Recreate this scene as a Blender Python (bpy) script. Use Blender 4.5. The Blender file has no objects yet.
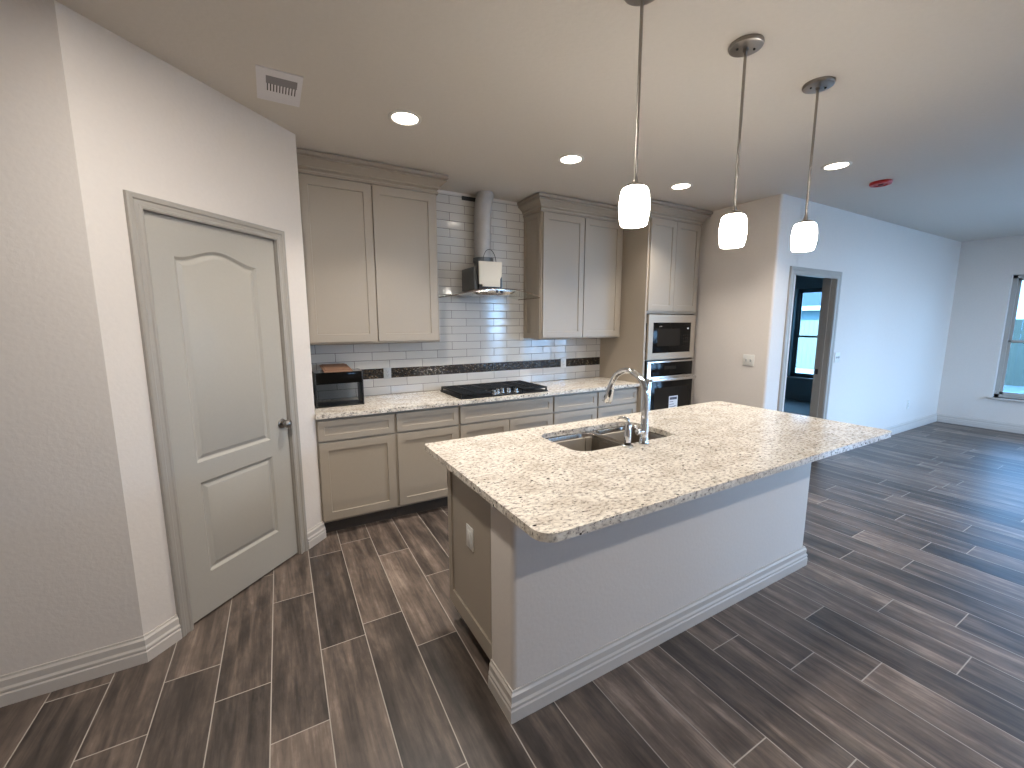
import bpy, bmesh, math, random
from mathutils import Vector, Matrix
random.seed(4)
C = bpy.context.scene.collection
scn = bpy.context.scene
PI = math.pi
R_ = math.radians

# ------------------------------------------------------------------ camera
cam_d = bpy.data.cameras.new('camera'); cam = bpy.data.objects.new('camera', cam_d); C.objects.link(cam)
yaw, pit, rol, fpx = 0.518422, 0.144119, -0.001216, 420.116
fw = Vector((math.sin(yaw)*math.cos(pit), math.cos(yaw)*math.cos(pit), -math.sin(pit)))
rt = Vector((math.cos(yaw), -math.sin(yaw), 0)); up = rt.cross(fw)
rt2 = rt*math.cos(rol)+up*math.sin(rol); up2 = -rt*math.sin(rol)+up*math.cos(rol)
m = Matrix((rt2, up2, -fw)).transposed().to_4x4(); m.translation = (-0.28335, -3.76925, 1.54436)
cam.matrix_world = m
cam_d.sensor_fit = 'HORIZONTAL'; cam_d.sensor_width = 36; cam_d.lens = 36*fpx/1024
cam_d.clip_start = 0.02; cam_d.clip_end = 200
scn.camera = cam

# ------------------------------------------------------------------ light levels
SKY = 17.0          # daylight outside
PENDANT = 21.5      # glow of the glass shades
DOWN = 5.5         # watts of each recessed lamp
ROOM = 11.0         # watts of the out-of-view room lamps, some added as fill
WARM = (1.0, 0.935, 0.86)
scn.view_settings.view_transform = 'Standard'; scn.view_settings.look = 'None'
scn.view_settings.exposure = 0.95; scn.view_settings.gamma = 1.0; scn.view_settings.use_curve_mapping = False
scn.cycles.use_denoising = True
scn.cycles.max_bounces = 8; scn.cycles.diffuse_bounces = 5; scn.cycles.glossy_bounces = 4
scn.cycles.transparent_max_bounces = 12; scn.cycles.sample_clamp_indirect = 6.0
scn.cycles.caustics_reflective = False; scn.cycles.caustics_refractive = False

w = bpy.data.worlds.new('sky'); scn.world = w; w.use_nodes = True
nt = w.node_tree; nt.nodes.clear()
o_ = nt.nodes.new('ShaderNodeOutputWorld'); bg = nt.nodes.new('ShaderNodeBackground')
tc = nt.nodes.new('ShaderNodeTexCoord'); sp = nt.nodes.new('ShaderNodeSeparateXYZ')
rp = nt.nodes.new('ShaderNodeValToRGB')
rp.color_ramp.elements[0].position = 0.0; rp.color_ramp.elements[0].color = (0.36, 0.62, 1.0, 1)
rp.color_ramp.elements[1].position = 0.7; rp.color_ramp.elements[1].color = (0.27, 0.53, 1.0, 1)
nt.links.new(tc.outputs['Generated'], sp.inputs[0]); nt.links.new(sp.outputs['Z'], rp.inputs[0])
nt.links.new(rp.outputs[0], bg.inputs[0]); bg.inputs[1].default_value = SKY
nt.links.new(bg.outputs[0], o_.inputs[0])

# ------------------------------------------------------------------ materials
def nodes(name):
    mt = bpy.data.materials.new(name); mt.use_nodes = True
    return mt, mt.node_tree, mt.node_tree.nodes['Principled BSDF']
def N(nt, kind, **kw):
    n = nt.nodes.new(kind)
    for k, v in kw.items():
        if k.startswith('i_'): n.inputs[int(k[2:]) if k[2:].isdigit() else k[2:]].default_value = v
        else: setattr(n, k, v)
    return n
def srgb(r, g, b):
    f = lambda c: (c/255/12.92) if c/255 <= 0.04045 else ((c/255+0.055)/1.055)**2.4
    return (f(r), f(g), f(b), 1)
def plain(name, col, rough=0.5, metal=0.0, bump=0.0, scale=80.0, spec=None, var=0.0):
    mt, nt, b = nodes(name)
    b.inputs['Base Color'].default_value = col; b.inputs['Roughness'].default_value = rough
    b.inputs['Metallic'].default_value = metal
    if spec is not None: b.inputs['Specular IOR Level'].default_value = spec
    t = N(nt, 'ShaderNodeTexCoord')
    nz = N(nt, 'ShaderNodeTexNoise'); nz.inputs['Scale'].default_value = scale; nz.inputs['Detail'].default_value = 3
    nt.links.new(t.outputs['Object'], nz.inputs['Vector'])
    if bump > 0:
        bp = N(nt, 'ShaderNodeBump'); bp.inputs['Strength'].default_value = bump; bp.inputs['Distance'].default_value = 0.004
        nt.links.new(nz.outputs['Fac'], bp.inputs['Height']); nt.links.new(bp.outputs[0], b.inputs['Normal'])
    v = var if var else 0.03
    mx = N(nt, 'ShaderNodeMix', data_type='RGBA'); mx.blend_type = 'MULTIPLY'
    mx.inputs['Factor'].default_value = v*2
    mx.inputs['A'].default_value = col
    nt.links.new(nz.outputs['Fac'], mx.inputs['B']); nt.links.new(mx.outputs['Result'], b.inputs['Base Color'])
    return mt
M = {}
M['wall'] = plain('wall_paint', srgb(222, 214, 206), 0.75, bump=0.22, scale=55)
M['ceil'] = plain('ceiling_paint', srgb(212, 205, 196), 0.85, bump=0.25, scale=45)
M['trim'] = plain('trim_paint', srgb(168, 162, 153), 0.38)
M['base'] = plain('baseboard_paint', srgb(204, 197, 189), 0.38)
M['door'] = plain('door_paint', srgb(178, 173, 163), 0.34)
M['cab'] = plain('cabinet_paint', srgb(168, 157, 142), 0.42)
M['cabin'] = plain('cabinet_inside', srgb(70, 62, 54), 0.7)
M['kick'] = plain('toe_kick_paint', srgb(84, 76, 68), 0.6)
M['steel'] = plain('brushed_steel', (0.62, 0.60, 0.57, 1), 0.27, 1.0)
M['nickel'] = plain('satin_nickel', (0.32, 0.295, 0.27, 1), 0.30, 1.0)
M['sink'] = plain('sink_steel', (0.36, 0.325, 0.29, 1), 0.25, 1.0)
M['chrome'] = plain('polished_chrome', (0.80, 0.82, 0.84, 1), 0.06, 1.0)
M['hinge'] = plain('bronze_hinge', (0.24, 0.20, 0.16, 1), 0.4, 1.0)
M['blackglass'] = plain('black_glass', (0.006, 0.0055, 0.005, 1), 0.09, spec=0.1)
M['ovenpane'] = plain('smoked_oven_window', (0.020, 0.017, 0.014, 1), 0.14, spec=0.1)
M['black'] = plain('black_enamel', (0.012, 0.012, 0.012, 1), 0.35)
M['iron'] = plain('cast_iron', (0.006, 0.006, 0.006, 1), 0.5, spec=0.3)
M['greymetal'] = plain('grey_housing_metal', (0.16, 0.165, 0.165, 1), 0.4, 0.7)
M['galv'] = plain('galvanised_duct', (0.60, 0.57, 0.54, 1), 0.55, 0.25, bump=0.2, scale=12, var=0.2)
M['card'] = plain('cream_foam_card', srgb(226, 217, 200), 0.7)
M['cardboard'] = plain('brown_cardboard', srgb(138, 104, 82), 0.8)
M['plastic'] = plain('white_plastic', srgb(222, 220, 214), 0.35)
M['almond'] = plain('grey_plastic', srgb(182, 184, 184), 0.35)
M['slot'] = plain('dark_slot', (0.03, 0.03, 0.03, 1), 0.6)
M['red'] = plain('red_plastic', srgb(176, 28, 30), 0.35)
M['vent'] = plain('white_vent_metal', srgb(224, 221, 224), 0.5)
M['ventgrey'] = plain('grey_vent_louvre', srgb(128, 124, 128), 0.5)
M['cableblack'] = plain('black_cable', (0.02, 0.02, 0.02, 1), 0.5)
M['sticker'] = plain('white_sticker_paper', srgb(220, 222, 226), 0.5)
M['ink'] = plain('sticker_ink', srgb(70, 76, 92), 0.6)
M['bedwall_dim'] = plain('shaded_bedroom_paint', srgb(150, 166, 170), 0.8, bump=0.2, scale=55)  # wall paint darkened and blued, puts the bedroom's dimness into the colour
M['carpet'] = plain('bedroom_carpet', srgb(170, 165, 160), 0.95, bump=0.6, scale=220)
M['fence'] = plain('fence_wood', srgb(138, 130, 108), 0.8, var=0.12, scale=6)
M['housewall'] = plain('neighbour_siding', srgb(84, 104, 110), 0.8)
M['roofing'] = plain('neighbour_shingles', srgb(62, 68, 76), 0.9, bump=0.5, scale=18, var=0.2)
M['winframe'] = plain('window_frame_bronze', srgb(176, 173, 167), 0.4)
M['ground'] = plain('pale_ground', srgb(178, 175, 168), 0.9, var=0.1, scale=2)

def emit(name, col, s):
    mt = bpy.data.materials.new(name); mt.use_nodes = True; nt = mt.node_tree; nt.nodes.clear()
    o = nt.nodes.new('ShaderNodeOutputMaterial'); e = nt.nodes.new('ShaderNodeEmission')
    e.inputs[0].default_value = (*col, 1); e.inputs[1].default_value = s
    nt.links.new(e.outputs[0], o.inputs[0]); return mt
M['shade'] = emit('glowing_opal_glass', (1.0, 0.93, 0.84), PENDANT)
M['lens'] = emit('glowing_lamp_lens', (1.0, 0.88, 0.74), 9.0)

def pane(name, tint, refl=0.8):
    mt = bpy.data.materials.new(name); mt.use_nodes = True; nt = mt.node_tree; nt.nodes.clear()
    o = nt.nodes.new('ShaderNodeOutputMaterial'); t = nt.nodes.new('ShaderNodeBsdfTransparent'); g = nt.nodes.new('ShaderNodeBsdfGlossy')
    t.inputs[0].default_value = tint; g.inputs['Roughness'].default_value = 0.02
    lw = nt.nodes.new('ShaderNodeFresnel'); lw.inputs[0].default_value = 1.45
    mx = nt.nodes.new('ShaderNodeMixShader')
    ml = nt.nodes.new('ShaderNodeMath'); ml.operation = 'MULTIPLY'; ml.inputs[1].default_value = refl
    nt.links.new(lw.outputs[0], ml.inputs[0]); nt.links.new(ml.outputs[0], mx.inputs[0]); nt.links.new(t.outputs[0], mx.inputs[1]); nt.links.new(g.outputs[0], mx.inputs[2])
    nt.links.new(mx.outputs[0], o.inputs[0]); return mt
M['pane'] = pane('window_glass', (0.93, 0.97, 0.98, 1))
M['clearish'] = pane('bedroom_window_glass', (0.66, 0.74, 0.74, 1))  # tint holds down the brightness of the outdoors
M['bedframe_dim'] = plain('shaded_window_frame', srgb(104, 110, 110), 0.4)  # darker copy of the frame colour, backlit shade put into the paint
M['dimmed_pane'] = pane('dimmed_window_glass', (0.34, 0.41, 0.44, 1))  # tint added only to dim the bright outdoors and its glare
M['hoodglass'] = pane('hood_glass', (0.95, 0.97, 0.96, 1), 0.2)

def granite():
    mt, nt, b = nodes('speckled_granite')
    L = nt.links.new
    t = N(nt, 'ShaderNodeTexCoord')
    mp = N(nt, 'ShaderNodeMapping'); mp.inputs['Scale'].default_value = (0.8, 1.25, 1); L(t.outputs['Object'], mp.inputs[0])
    n1 = N(nt, 'ShaderNodeTexNoise'); n1.inputs['Scale'].default_value = 58; n1.inputs['Detail'].default_value = 5; n1.inputs['Roughness'].default_value = 0.65
    n2 = N(nt, 'ShaderNodeTexNoise'); n2.inputs['Scale'].default_value = 9; n2.inputs['Detail'].default_value = 4
    n3 = N(nt, 'ShaderNodeTexNoise'); n3.inputs['Scale'].default_value = 105; n3.inputs['Detail'].default_value = 2
    vo = N(nt, 'ShaderNodeTexVoronoi'); vo.inputs['Scale'].default_value = 70
    for n in (n1, n2, n3, vo): L(mp.outputs[0], n.inputs['Vector'])
    r1 = N(nt, 'ShaderNodeValToRGB'); e = r1.color_ramp.elements
    e[0].position = 0.34; e[0].color = srgb(138, 130, 124); e[1].position = 0.60; e[1].color = srgb(240, 233, 220)
    x = r1.color_ramp.elements.new(0.44); x.color = srgb(208, 199, 186)
    x = r1.color_ramp.elements.new(0.52); x.color = srgb(230, 221, 207)
    L(n1.outputs['Fac'], r1.inputs[0])
    r2 = N(nt, 'ShaderNodeValToRGB'); e = r2.color_ramp.elements
    e[0].position = 0.34; e[0].color = srgb(232, 228, 224); e[1].position = 0.58; e[1].color = (1, 1, 1, 1)
    L(n2.outputs['Fac'], r2.inputs[0])
    mx = N(nt, 'ShaderNodeMix', data_type='RGBA'); mx.blend_type = 'MULTIPLY'; mx.inputs['Factor'].default_value = 1
    L(r1.outputs[0], mx.inputs['A']); L(r2.outputs[0], mx.inputs['B'])
    # dark flecks where a fine noise dips
    r3 = N(nt, 'ShaderNodeValToRGB'); e = r3.color_ramp.elements
    e[0].position = 0.315; e[0].color = (1, 1, 1, 1); e[1].position = 0.36; e[1].color = (0, 0, 0, 1)
    L(n3.outputs['Fac'], r3.inputs[0])
    m2 = N(nt, 'ShaderNodeMix', data_type='RGBA'); L(r3.outputs[0], m2.inputs['Factor'])
    L(mx.outputs['Result'], m2.inputs['A']); m2.inputs['B'].default_value = srgb(70, 62, 60)
    # sparse black garnets
    sx = N(nt, 'ShaderNodeSeparateColor'); L(vo.outputs['Color'], sx.inputs[0])
    g1 = N(nt, 'ShaderNodeMath', operation='LESS_THAN'); g1.inputs[1].default_value = 0.022; L(sx.outputs[0], g1.inputs[0])
    g2 = N(nt, 'ShaderNodeMath', operation='LESS_THAN'); g2.inputs[1].default_value = 0.42; L(vo.outputs['Distance'], g2.inputs[0])
    g3 = N(nt, 'ShaderNodeMath', operation='MULTIPLY'); L(g1.outputs[0], g3.inputs[0]); L(g2.outputs[0], g3.inputs[1])
    m3 = N(nt, 'ShaderNodeMix', data_type='RGBA'); L(g3.outputs[0], m3.inputs['Factor'])
    L(m2.outputs['Result'], m3.inputs['A']); m3.inputs['B'].default_value = srgb(48, 38, 40)
    L(m3.outputs['Result'], b.inputs['Base Color']); b.inputs['Roughness'].default_value = 0.16
    return mt
M['granite'] = granite()

def tilewall(name, bw, rh, mortar, c1, c2, cm, rough, oz, ox, offs=0.5, bump=0.5):
    mt, nt, b = nodes(name); L = nt.links.new
    t = N(nt, 'ShaderNodeTexCoord'); s = N(nt, 'ShaderNodeSeparateXYZ'); L(t.outputs['Object'], s.inputs[0])
    ax = N(nt, 'ShaderNodeMath', operation='ADD'); ax.inputs[1].default_value = -ox; L(s.outputs['X'], ax.inputs[0])
    az = N(nt, 'ShaderNodeMath', operation='ADD'); az.inputs[1].default_value = -oz; L(s.outputs['Z'], az.inputs[0])
    c = N(nt, 'ShaderNodeCombineXYZ'); L(ax.outputs[0], c.inputs[0]); L(az.outputs[0], c.inputs[1])
    br = N(nt, 'ShaderNodeTexBrick'); br.offset = offs; br.offset_frequency = 2
    br.inputs['Scale'].default_value = 1; br.inputs['Brick Width'].default_value = bw; br.inputs['Row Height'].default_value = rh
    br.inputs['Mortar Size'].default_value = mortar; br.inputs['Mortar Smooth'].default_value = 0.1; br.inputs['Bias'].default_value = 0
    br.inputs['Color1'].default_value = c1; br.inputs['Color2'].default_value = c2; br.inputs['Mortar'].default_value = cm
    L(c.outputs[0], br.inputs['Vector'])
    L(br.outputs['Color'], b.inputs['Base Color'])
    rr = N(nt, 'ShaderNodeMapRange'); rr.inputs['To Min'].default_value = rough; rr.inputs['To Max'].default_value = 0.8
    L(br.outputs['Fac'], rr.inputs['Value']); L(rr.outputs[0], b.inputs['Roughness'])
    # pillowed edge and a slightly wavy glaze
    b2 = N(nt, 'ShaderNodeTexBrick'); b2.offset = offs; b2.offset_frequency = 2
    for k in ('Scale', 'Brick Width', 'Row Height', 'Bias'): b2.inputs[k].default_value = br.inputs[k].default_value
    b2.inputs['Mortar Size'].default_value = mortar*3; b2.inputs['Mortar Smooth'].default_value = 1.0
    L(c.outputs[0], b2.inputs['Vector'])
    iv = N(nt, 'ShaderNodeMath', operation='SUBTRACT'); iv.inputs[0].default_value = 1; L(b2.outputs['Fac'], iv.inputs[1])
    nz = N(nt, 'ShaderNodeTexNoise'); nz.inputs['Scale'].default_value = 14; L(t.outputs['Object'], nz.inputs['Vector'])
    ma = N(nt, 'ShaderNodeMath', operation='MULTIPLY_ADD'); ma.inputs[1].default_value = 0.15; L(nz.outputs['Fac'], ma.inputs[0]); L(iv.outputs[0], ma.inputs[2])
    bp = N(nt, 'ShaderNodeBump'); bp.inputs['Strength'].default_value = bump; bp.inputs['Distance'].default_value = 0.003
    L(ma.outputs[0], bp.inputs['Height']); L(bp.outputs[0], b.inputs['Normal'])
    return mt, nt, b, br
TP, TL = 0.0735, 0.2975
M['tile'] = tilewall('white_subway_tile', TL, TP, 0.0019, srgb(210, 205, 198), srgb(201, 197, 190), srgb(118, 108, 100), 0.09, 1.148-TP*20, 0.17-TL*20)[0]
M['tilelow'] = tilewall('white_subway_tile_low', TL, TP, 0.0019, srgb(210, 205, 198), srgb(201, 197, 190), srgb(118, 108, 100), 0.09, 0.915-TP*20, 0.17-TL*20)[0]
mm, nt, b, br = tilewall('dark_mosaic_tile', 0.034, 0.0143, 0.0012, srgb(30, 24, 18), srgb(44, 36, 26), srgb(62, 56, 50), 0.15, 1.063-0.0143*20, -1.0, 0.37, 0.6)
# random warm metallic chips
L = nt.links.new
t = N(nt, 'ShaderNodeTexCoord'); mp = N(nt, 'ShaderNodeMapping'); mp.inputs['Scale'].default_value = (95, 1, 130)
vo = N(nt, 'ShaderNodeTexVoronoi'); vo.inputs['Scale'].default_value = 1.0
L(t.outputs['Object'], mp.inputs[0]); L(mp.outputs[0], vo.inputs['Vector'])
sx = N(nt, 'ShaderNodeSeparateColor'); L(vo.outputs['Color'], sx.inputs[0])
rmp = N(nt, 'ShaderNodeValToRGB'); rmp.color_ramp.interpolation = 'CONSTANT'
e = rmp.color_ramp.elements; e[0].position = 0; e[0].color = srgb(26, 21, 18); e[1].position = 0.55; e[1].color = srgb(58, 46, 34)
x = e.new(0.75); x.color = srgb(38, 36, 34); x = e.new(0.88); x.color = srgb(92, 76, 54); x = e.new(0.955); x.color = srgb(132, 122, 104)
L(sx.outputs[0], rmp.inputs[0])
mx = N(nt, 'ShaderNodeMix', data_type='RGBA'); L(br.outputs['Fac'], mx.inputs['Factor']); L(rmp.outputs[0], mx.inputs['A']); mx.inputs['B'].default_value = srgb(52, 46, 40)
L(mx.outputs['Result'], b.inputs['Base Color'])
M['mosaic'] = mm

def floor_mat():
    mt, nt, b = nodes('wood_look_plank_tile'); L = nt.links.new
    def mth(op, a, bb=None, c=None):
        n = N(nt, 'ShaderNodeMath', operation=op)
        for i, v in enumerate((a, bb, c)):
            if v is None: continue
            if isinstance(v, (int, float)): n.inputs[i].default_value = v
            else: L(v, n.inputs[i])
        return n.outputs[0]
    t = N(nt, 'ShaderNodeTexCoord'); s = N(nt, 'ShaderNodeSeparateXYZ'); L(t.outputs['Object'], s.inputs[0])
    X, Y = s.outputs['X'], s.outputs['Y']
    W, LN = 0.2045, 0.905
    v = mth('ADD', X, mth('MULTIPLY', mth('ADD', Y, 2.0), -0.016))
    v = mth('DIVIDE', mth('ADD', v, 0.392), W)          # row 0 starts at x = -0.392 (y = -2)
    row = mth('FLOOR', v); fr = mth('SUBTRACT', v, row)
    joints = {-2: -1.613, -1: -1.84, 0: -1.25, 1: -1.75, 2: -1.668, 3: -1.954, 4: -1.426, 5: -2.25, 6: -2.45, 7: -3.049, 8: -2.35,
              9: -2.68, 10: -2.926, 11: -3.112, 12: -2.785, 13: -2.4, 14: -2.95, 15: -3.199, 16: -2.6, 17: -2.85, 18: -2.505, 19: -2.82}
    rmp = N(nt, 'ShaderNodeValToRGB'); cr = rmp.color_ramp; cr.interpolation = 'CONSTANT'
    rnd = random.Random(7)
    for i in range(32):
        r_ = i-6
        j = joints.get(r_, -rnd.random()*LN)
        val = (j/LN) % 1.0
        if i == 0: el = cr.elements[0]; el.position = 0
        elif i == 1: el = cr.elements[1]; el.position = 1/32
        else: el = cr.elements.new(i/32)
        el.color = (val, val, val, 1)
    L(mth('DIVIDE', mth('ADD', row, 6.5), 32.0), rmp.inputs[0])
    far = N(nt, 'ShaderNodeTexWhiteNoise', noise_dimensions='1D'); L(row, far.inputs['W'])
    inr = mth('LESS_THAN', row, 25.5)
    off = N(nt, 'ShaderNodeMix', data_type='FLOAT'); L(inr, off.inputs[0]); L(far.outputs['Value'], off.inputs[2]); L(rmp.outputs[0], off.inputs[3])
    u = mth('SUBTRACT', mth('DIVIDE', Y, LN), off.outputs[0]); col = mth('FLOOR', u); fu = mth('SUBTRACT', u, col)
    dx = mth('MULTIPLY', mth('MINIMUM', fr, mth('SUBTRACT', 1.0, fr)), W)
    dy = mth('MULTIPLY', mth('MINIMUM', fu, mth('SUBTRACT', 1.0, fu)), LN)
    d = mth('MINIMUM', dx, dy)
    gr = N(nt, 'ShaderNodeMapRange', interpolation_type='SMOOTHSTEP'); L(d, gr.inputs['Value'])
    gr.inputs['From Min'].default_value = 0.0014; gr.inputs['From Max'].default_value = 0.0028
    gr.inputs['To Min'].default_value = 1; gr.inputs['To Max'].default_value = 0
    ident = mth('ADD', mth('MULTIPLY', row, 17.31), mth('MULTIPLY', col, 5.77))
    wn = N(nt, 'ShaderNodeTexWhiteNoise', noise_dimensions='1D'); L(ident, wn.inputs['W'])
    cv = N(nt, 'ShaderNodeCombineXYZ'); L(mth('MULTIPLY', X, 16.0), cv.inputs[0]); L(mth('MULTIPLY', Y, 1.5), cv.inputs[1]); L(mth('MULTIPLY', ident, 3.1), cv.inputs[2])
    n1 = N(nt, 'ShaderNodeTexNoise'); n1.inputs['Scale'].default_value = 1.0; n1.inputs['Detail'].default_value = 6; n1.inputs['Roughness'].default_value = 0.62; n1.inputs['Distortion'].default_value = 0.5
    L(cv.outputs[0], n1.inputs['Vector'])
    cv2 = N(nt, 'ShaderNodeCombineXYZ'); L(mth('MULTIPLY', X, 90.0), cv2.inputs[0]); L(mth('MULTIPLY', Y, 6.0), cv2.inputs[1]); L(ident, cv2.inputs[2])
    n2 = N(nt, 'ShaderNodeTexNoise'); n2.inputs['Scale'].default_value = 1.0; n2.inputs['Detail'].default_value = 3; L(cv2.outputs[0], n2.inputs['Vector'])
    cv3 = N(nt, 'ShaderNodeCombineXYZ'); L(mth('MULTIPLY', X, 11.0), cv3.inputs[0]); L(mth('MULTIPLY', Y, 5.0), cv3.inputs[1]); L(mth('MULTIPLY', ident, 1.7), cv3.inputs[2])
    n3 = N(nt, 'ShaderNodeTexNoise'); n3.inputs['Scale'].default_value = 1.0; n3.inputs['Detail'].default_value = 6; n3.inputs['Roughness'].default_value = 0.7; L(cv3.outputs[0], n3.inputs['Vector'])
    tone = mth('ADD', mth('ADD', mth('MULTIPLY', mth('SUBTRACT', n1.outputs['Fac'], 0.12), 0.92), mth('MULTIPLY', n2.outputs['Fac'], 0.20)), mth('MULTIPLY', n3.outputs['Fac'], 0.45))
    tone = mth('ADD', tone, mth('MULTIPLY', mth('SUBTRACT', wn.outputs['Value'], 0.5), 0.24))
    r = N(nt, 'ShaderNodeValToRGB'); e = r.color_ramp.elements
    e[0].position = 0.42; e[0].color = srgb(44, 38, 35); e[1].position = 0.98; e[1].color = srgb(158, 141, 128)
    x = e.new(0.56); x.color = srgb(66, 58, 53)
    x = e.new(0.68); x.color = srgb(88, 77, 70)
    x = e.new(0.82); x.color = srgb(114, 100, 90)
    L(tone, r.inputs[0])
    mx = N(nt, 'ShaderNodeMix', data_type='RGBA'); L(gr.outputs[0], mx.inputs['Factor']); L(r.outputs[0], mx.inputs['A']); mx.inputs['B'].default_value = srgb(172, 164, 154)
    b.inputs['Specular IOR Level'].default_value = 0.62
    L(mx.outputs['Result'], b.inputs['Base Color'])
    rr = mth('ADD', mth('MULTIPLY', n3.outputs['Fac'], 0.18), 0.30)
    L(mth('ADD', rr, mth('MULTIPLY', gr.outputs[0], 0.4)), b.inputs['Roughness'])
    h = mth('SUBTRACT', mth('ADD', mth('MULTIPLY', n2.outputs['Fac'], 0.25), mth('MULTIPLY', n3.outputs['Fac'], 0.25)), gr.outputs[0])
    bp = N(nt, 'ShaderNodeBump'); bp.inputs['Strength'].default_value = 0.25; bp.inputs['Distance'].default_value = 0.002
    L(h, bp.inputs['Height']); L(bp.outputs[0], b.inputs['Normal'])
    return mt
M['floor'] = floor_mat()

# ------------------------------------------------------------------ mesh building
class MB:
    def __init__(s): s.bm = bmesh.new()
    def box(s, x0, x1, y0, y1, z0, z1, bev=0.0, mat=None):
        x0, x1 = min(x0, x1), max(x0, x1); y0, y1 = min(y0, y1), max(y0, y1); z0, z1 = min(z0, z1), max(z0, z1)
        r = bmesh.ops.create_cube(s.bm, size=1.0); vs = r['verts']
        for v in vs: v.co = Vector(((x0+x1)/2+v.co.x*(x1-x0), (y0+y1)/2+v.co.y*(y1-y0), (z0+z1)/2+v.co.z*(z1-z0)))
        if bev > 0:
            ed = list({e for v in vs for e in v.link_edges})
            rr = bmesh.ops.bevel(s.bm, geom=ed, offset=min(bev, 0.45*min(x1-x0, y1-y0, z1-z0)), segments=2, profile=0.5, affect='EDGES')
            vs = list({v for f in rr['faces'] for v in f.verts} | {v for v in vs if v.is_valid})
        if mat is not None:
            for v in vs: v.co = mat @ v.co
        return s
    def loft(s, loops, close=True, cap0=True, cap1=True):
        rings = [[s.bm.verts.new(p) for p in lp] for lp in loops]
        n = len(rings[0])
        for a, b in zip(rings, rings[1:]):
            for i in range(n if close else n-1):
                j = (i+1) % n
                s.bm.faces.new((a[i], a[j], b[j], b[i]))
        if cap0 and close: s.bm.faces.new(rings[0][::-1])
        if cap1 and close: s.bm.faces.new(rings[-1])
        return rings
    def tube(s, pts, r, n=12, caps=True):
        pts = [Vector(p) for p in pts]
        rs = r if isinstance(r, (list, tuple)) else [r]*len(pts)
        ref = None; loops = []
        for i, p in enumerate(pts):
            d = (pts[min(i+1, len(pts)-1)]-pts[max(i-1, 0)]).normalized()
            if ref is None:
                ref = Vector((0, 0, 1)) if abs(d.z) < 0.9 else Vector((1, 0, 0))
            u = (ref-d*ref.dot(d)).normalized(); v = d.cross(u); ref = u
            loops.append([p+(u*math.cos(2*PI*k/n)+v*math.sin(2*PI*k/n))*rs[i] for k in range(n)])
        s.loft(loops, True, caps, caps); return s
    def lathe(s, prof, c=(0, 0, 0), n=32, cap0=True, cap1=True, axis='z'):
        c = Vector(c); loops = []
        for r, h in prof:
            lp = []
            for k in range(n):
                a = 2*PI*k/n; q = (r*math.cos(a), r*math.sin(a))
                lp.append(c+(Vector((q[0], q[1], h)) if axis == 'z' else Vector((q[0], -h, q[1])) if axis == 'y' else Vector((h, q[0], q[1]))))
            loops.append(lp)
        s.loft(loops, True, cap0, cap1); return s
    def prism(s, poly, f0, f1):
        s.loft([[f0(*p) for p in poly], [f1(*p) for p in poly]]); return s
    def sweep(s, path, prof, mp):
        """profile (offset to the left of the path, height) carried along a 2D path with mitred corners; mp(u,v,h)->xyz"""
        P = [Vector(p) for p in path]; n = len(P); loops = []
        for i in range(n):
            d1 = (P[i]-P[i-1]).normalized() if i else None
            d2 = (P[i+1]-P[i]).normalized() if i < n-1 else None
            if d1 is None: d1 = d2
            if d2 is None: d2 = d1
            n1 = Vector((-d1.y, d1.x)); n2 = Vector((-d2.y, d2.x))
            mv = (n1+n2)/(1+n1.dot(n2))
            loops.append([Vector(mp(P[i].x+mv.x*o, P[i].y+mv.y*o, h)) for o, h in prof])
        s.loft(loops, True); return s
    def plate(s, outer, holes, mp, h0, h1):
        """flat plate with holes in the plane (u,v), from height h0 to h1"""
        bm = s.bm; es = []; vs = []
        for lp in [outer]+holes:
            v = [bm.verts.new(Vector((p[0], p[1], 0))) for p in lp]; vs += v
            es += [bm.edges.new((v[i], v[(i+1) % len(v)])) for i in range(len(v))]
        r = bmesh.ops.triangle_fill(bm, edges=es, use_beauty=True, normal=(0, 0, 1))
        fs = [f for f in r['geom'] if isinstance(f, bmesh.types.BMFace)]
        ex = bmesh.ops.extrude_face_region(bm, geom=fs)
        nv = [v for v in ex['geom'] if isinstance(v, bmesh.types.BMVert)]
        for v in vs: v.co = Vector(mp(v.co.x, v.co.y, h0))
        for v in nv: v.co = Vector(mp(v.co.x, v.co.y, h1))
        return s
    def build(s, name, mat, parent=None, smooth=True, angle=35):
        bm = s.bm
        bmesh.ops.recalc_face_normals(bm, faces=bm.faces)
        me = bpy.data.meshes.new(name)
        if parent is not None:
            mi = RM[parent.name].inverted()
            for v in bm.verts: v.co = mi @ v.co
        bm.to_mesh(me); bm.free()
        for mt in (mat if isinstance(mat, (list, tuple)) else [mat]): me.materials.append(mt)
        if smooth:
            for p in me.polygons: p.use_smooth = True
            me.set_sharp_from_angle(angle=R_(angle))
        o = bpy.data.objects.new(name, me); C.objects.link(o)
        if parent is not None:
            o.parent = parent; RM[o.name] = RM[parent.name]
        else: RM[o.name] = Matrix()
        return o
RM = {}
def thing(name, label, cat, loc=(0, 0, 0), group=None, kind=None):
    o = bpy.data.objects.new(name, None); C.objects.link(o); o.location = loc; o.empty_display_size = 0.1
    RM[o.name] = Matrix.Translation(Vector(loc)); return tag(o, label, cat, group, kind)
def tag(o, label, cat, group=None, kind=None):
    o['label'] = label; o['category'] = cat
    if group: o['group'] = group
    if kind: o['kind'] = kind
    return o
def struct(o, label, cat): return tag(o, label, cat, None, 'structure')
def tree_copy(o, parent=None):
    c = o.copy(); C.objects.link(c)
    if parent is not None: c.parent = parent
    for ch in list(o.children): tree_copy(ch, c)
    return c
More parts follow.
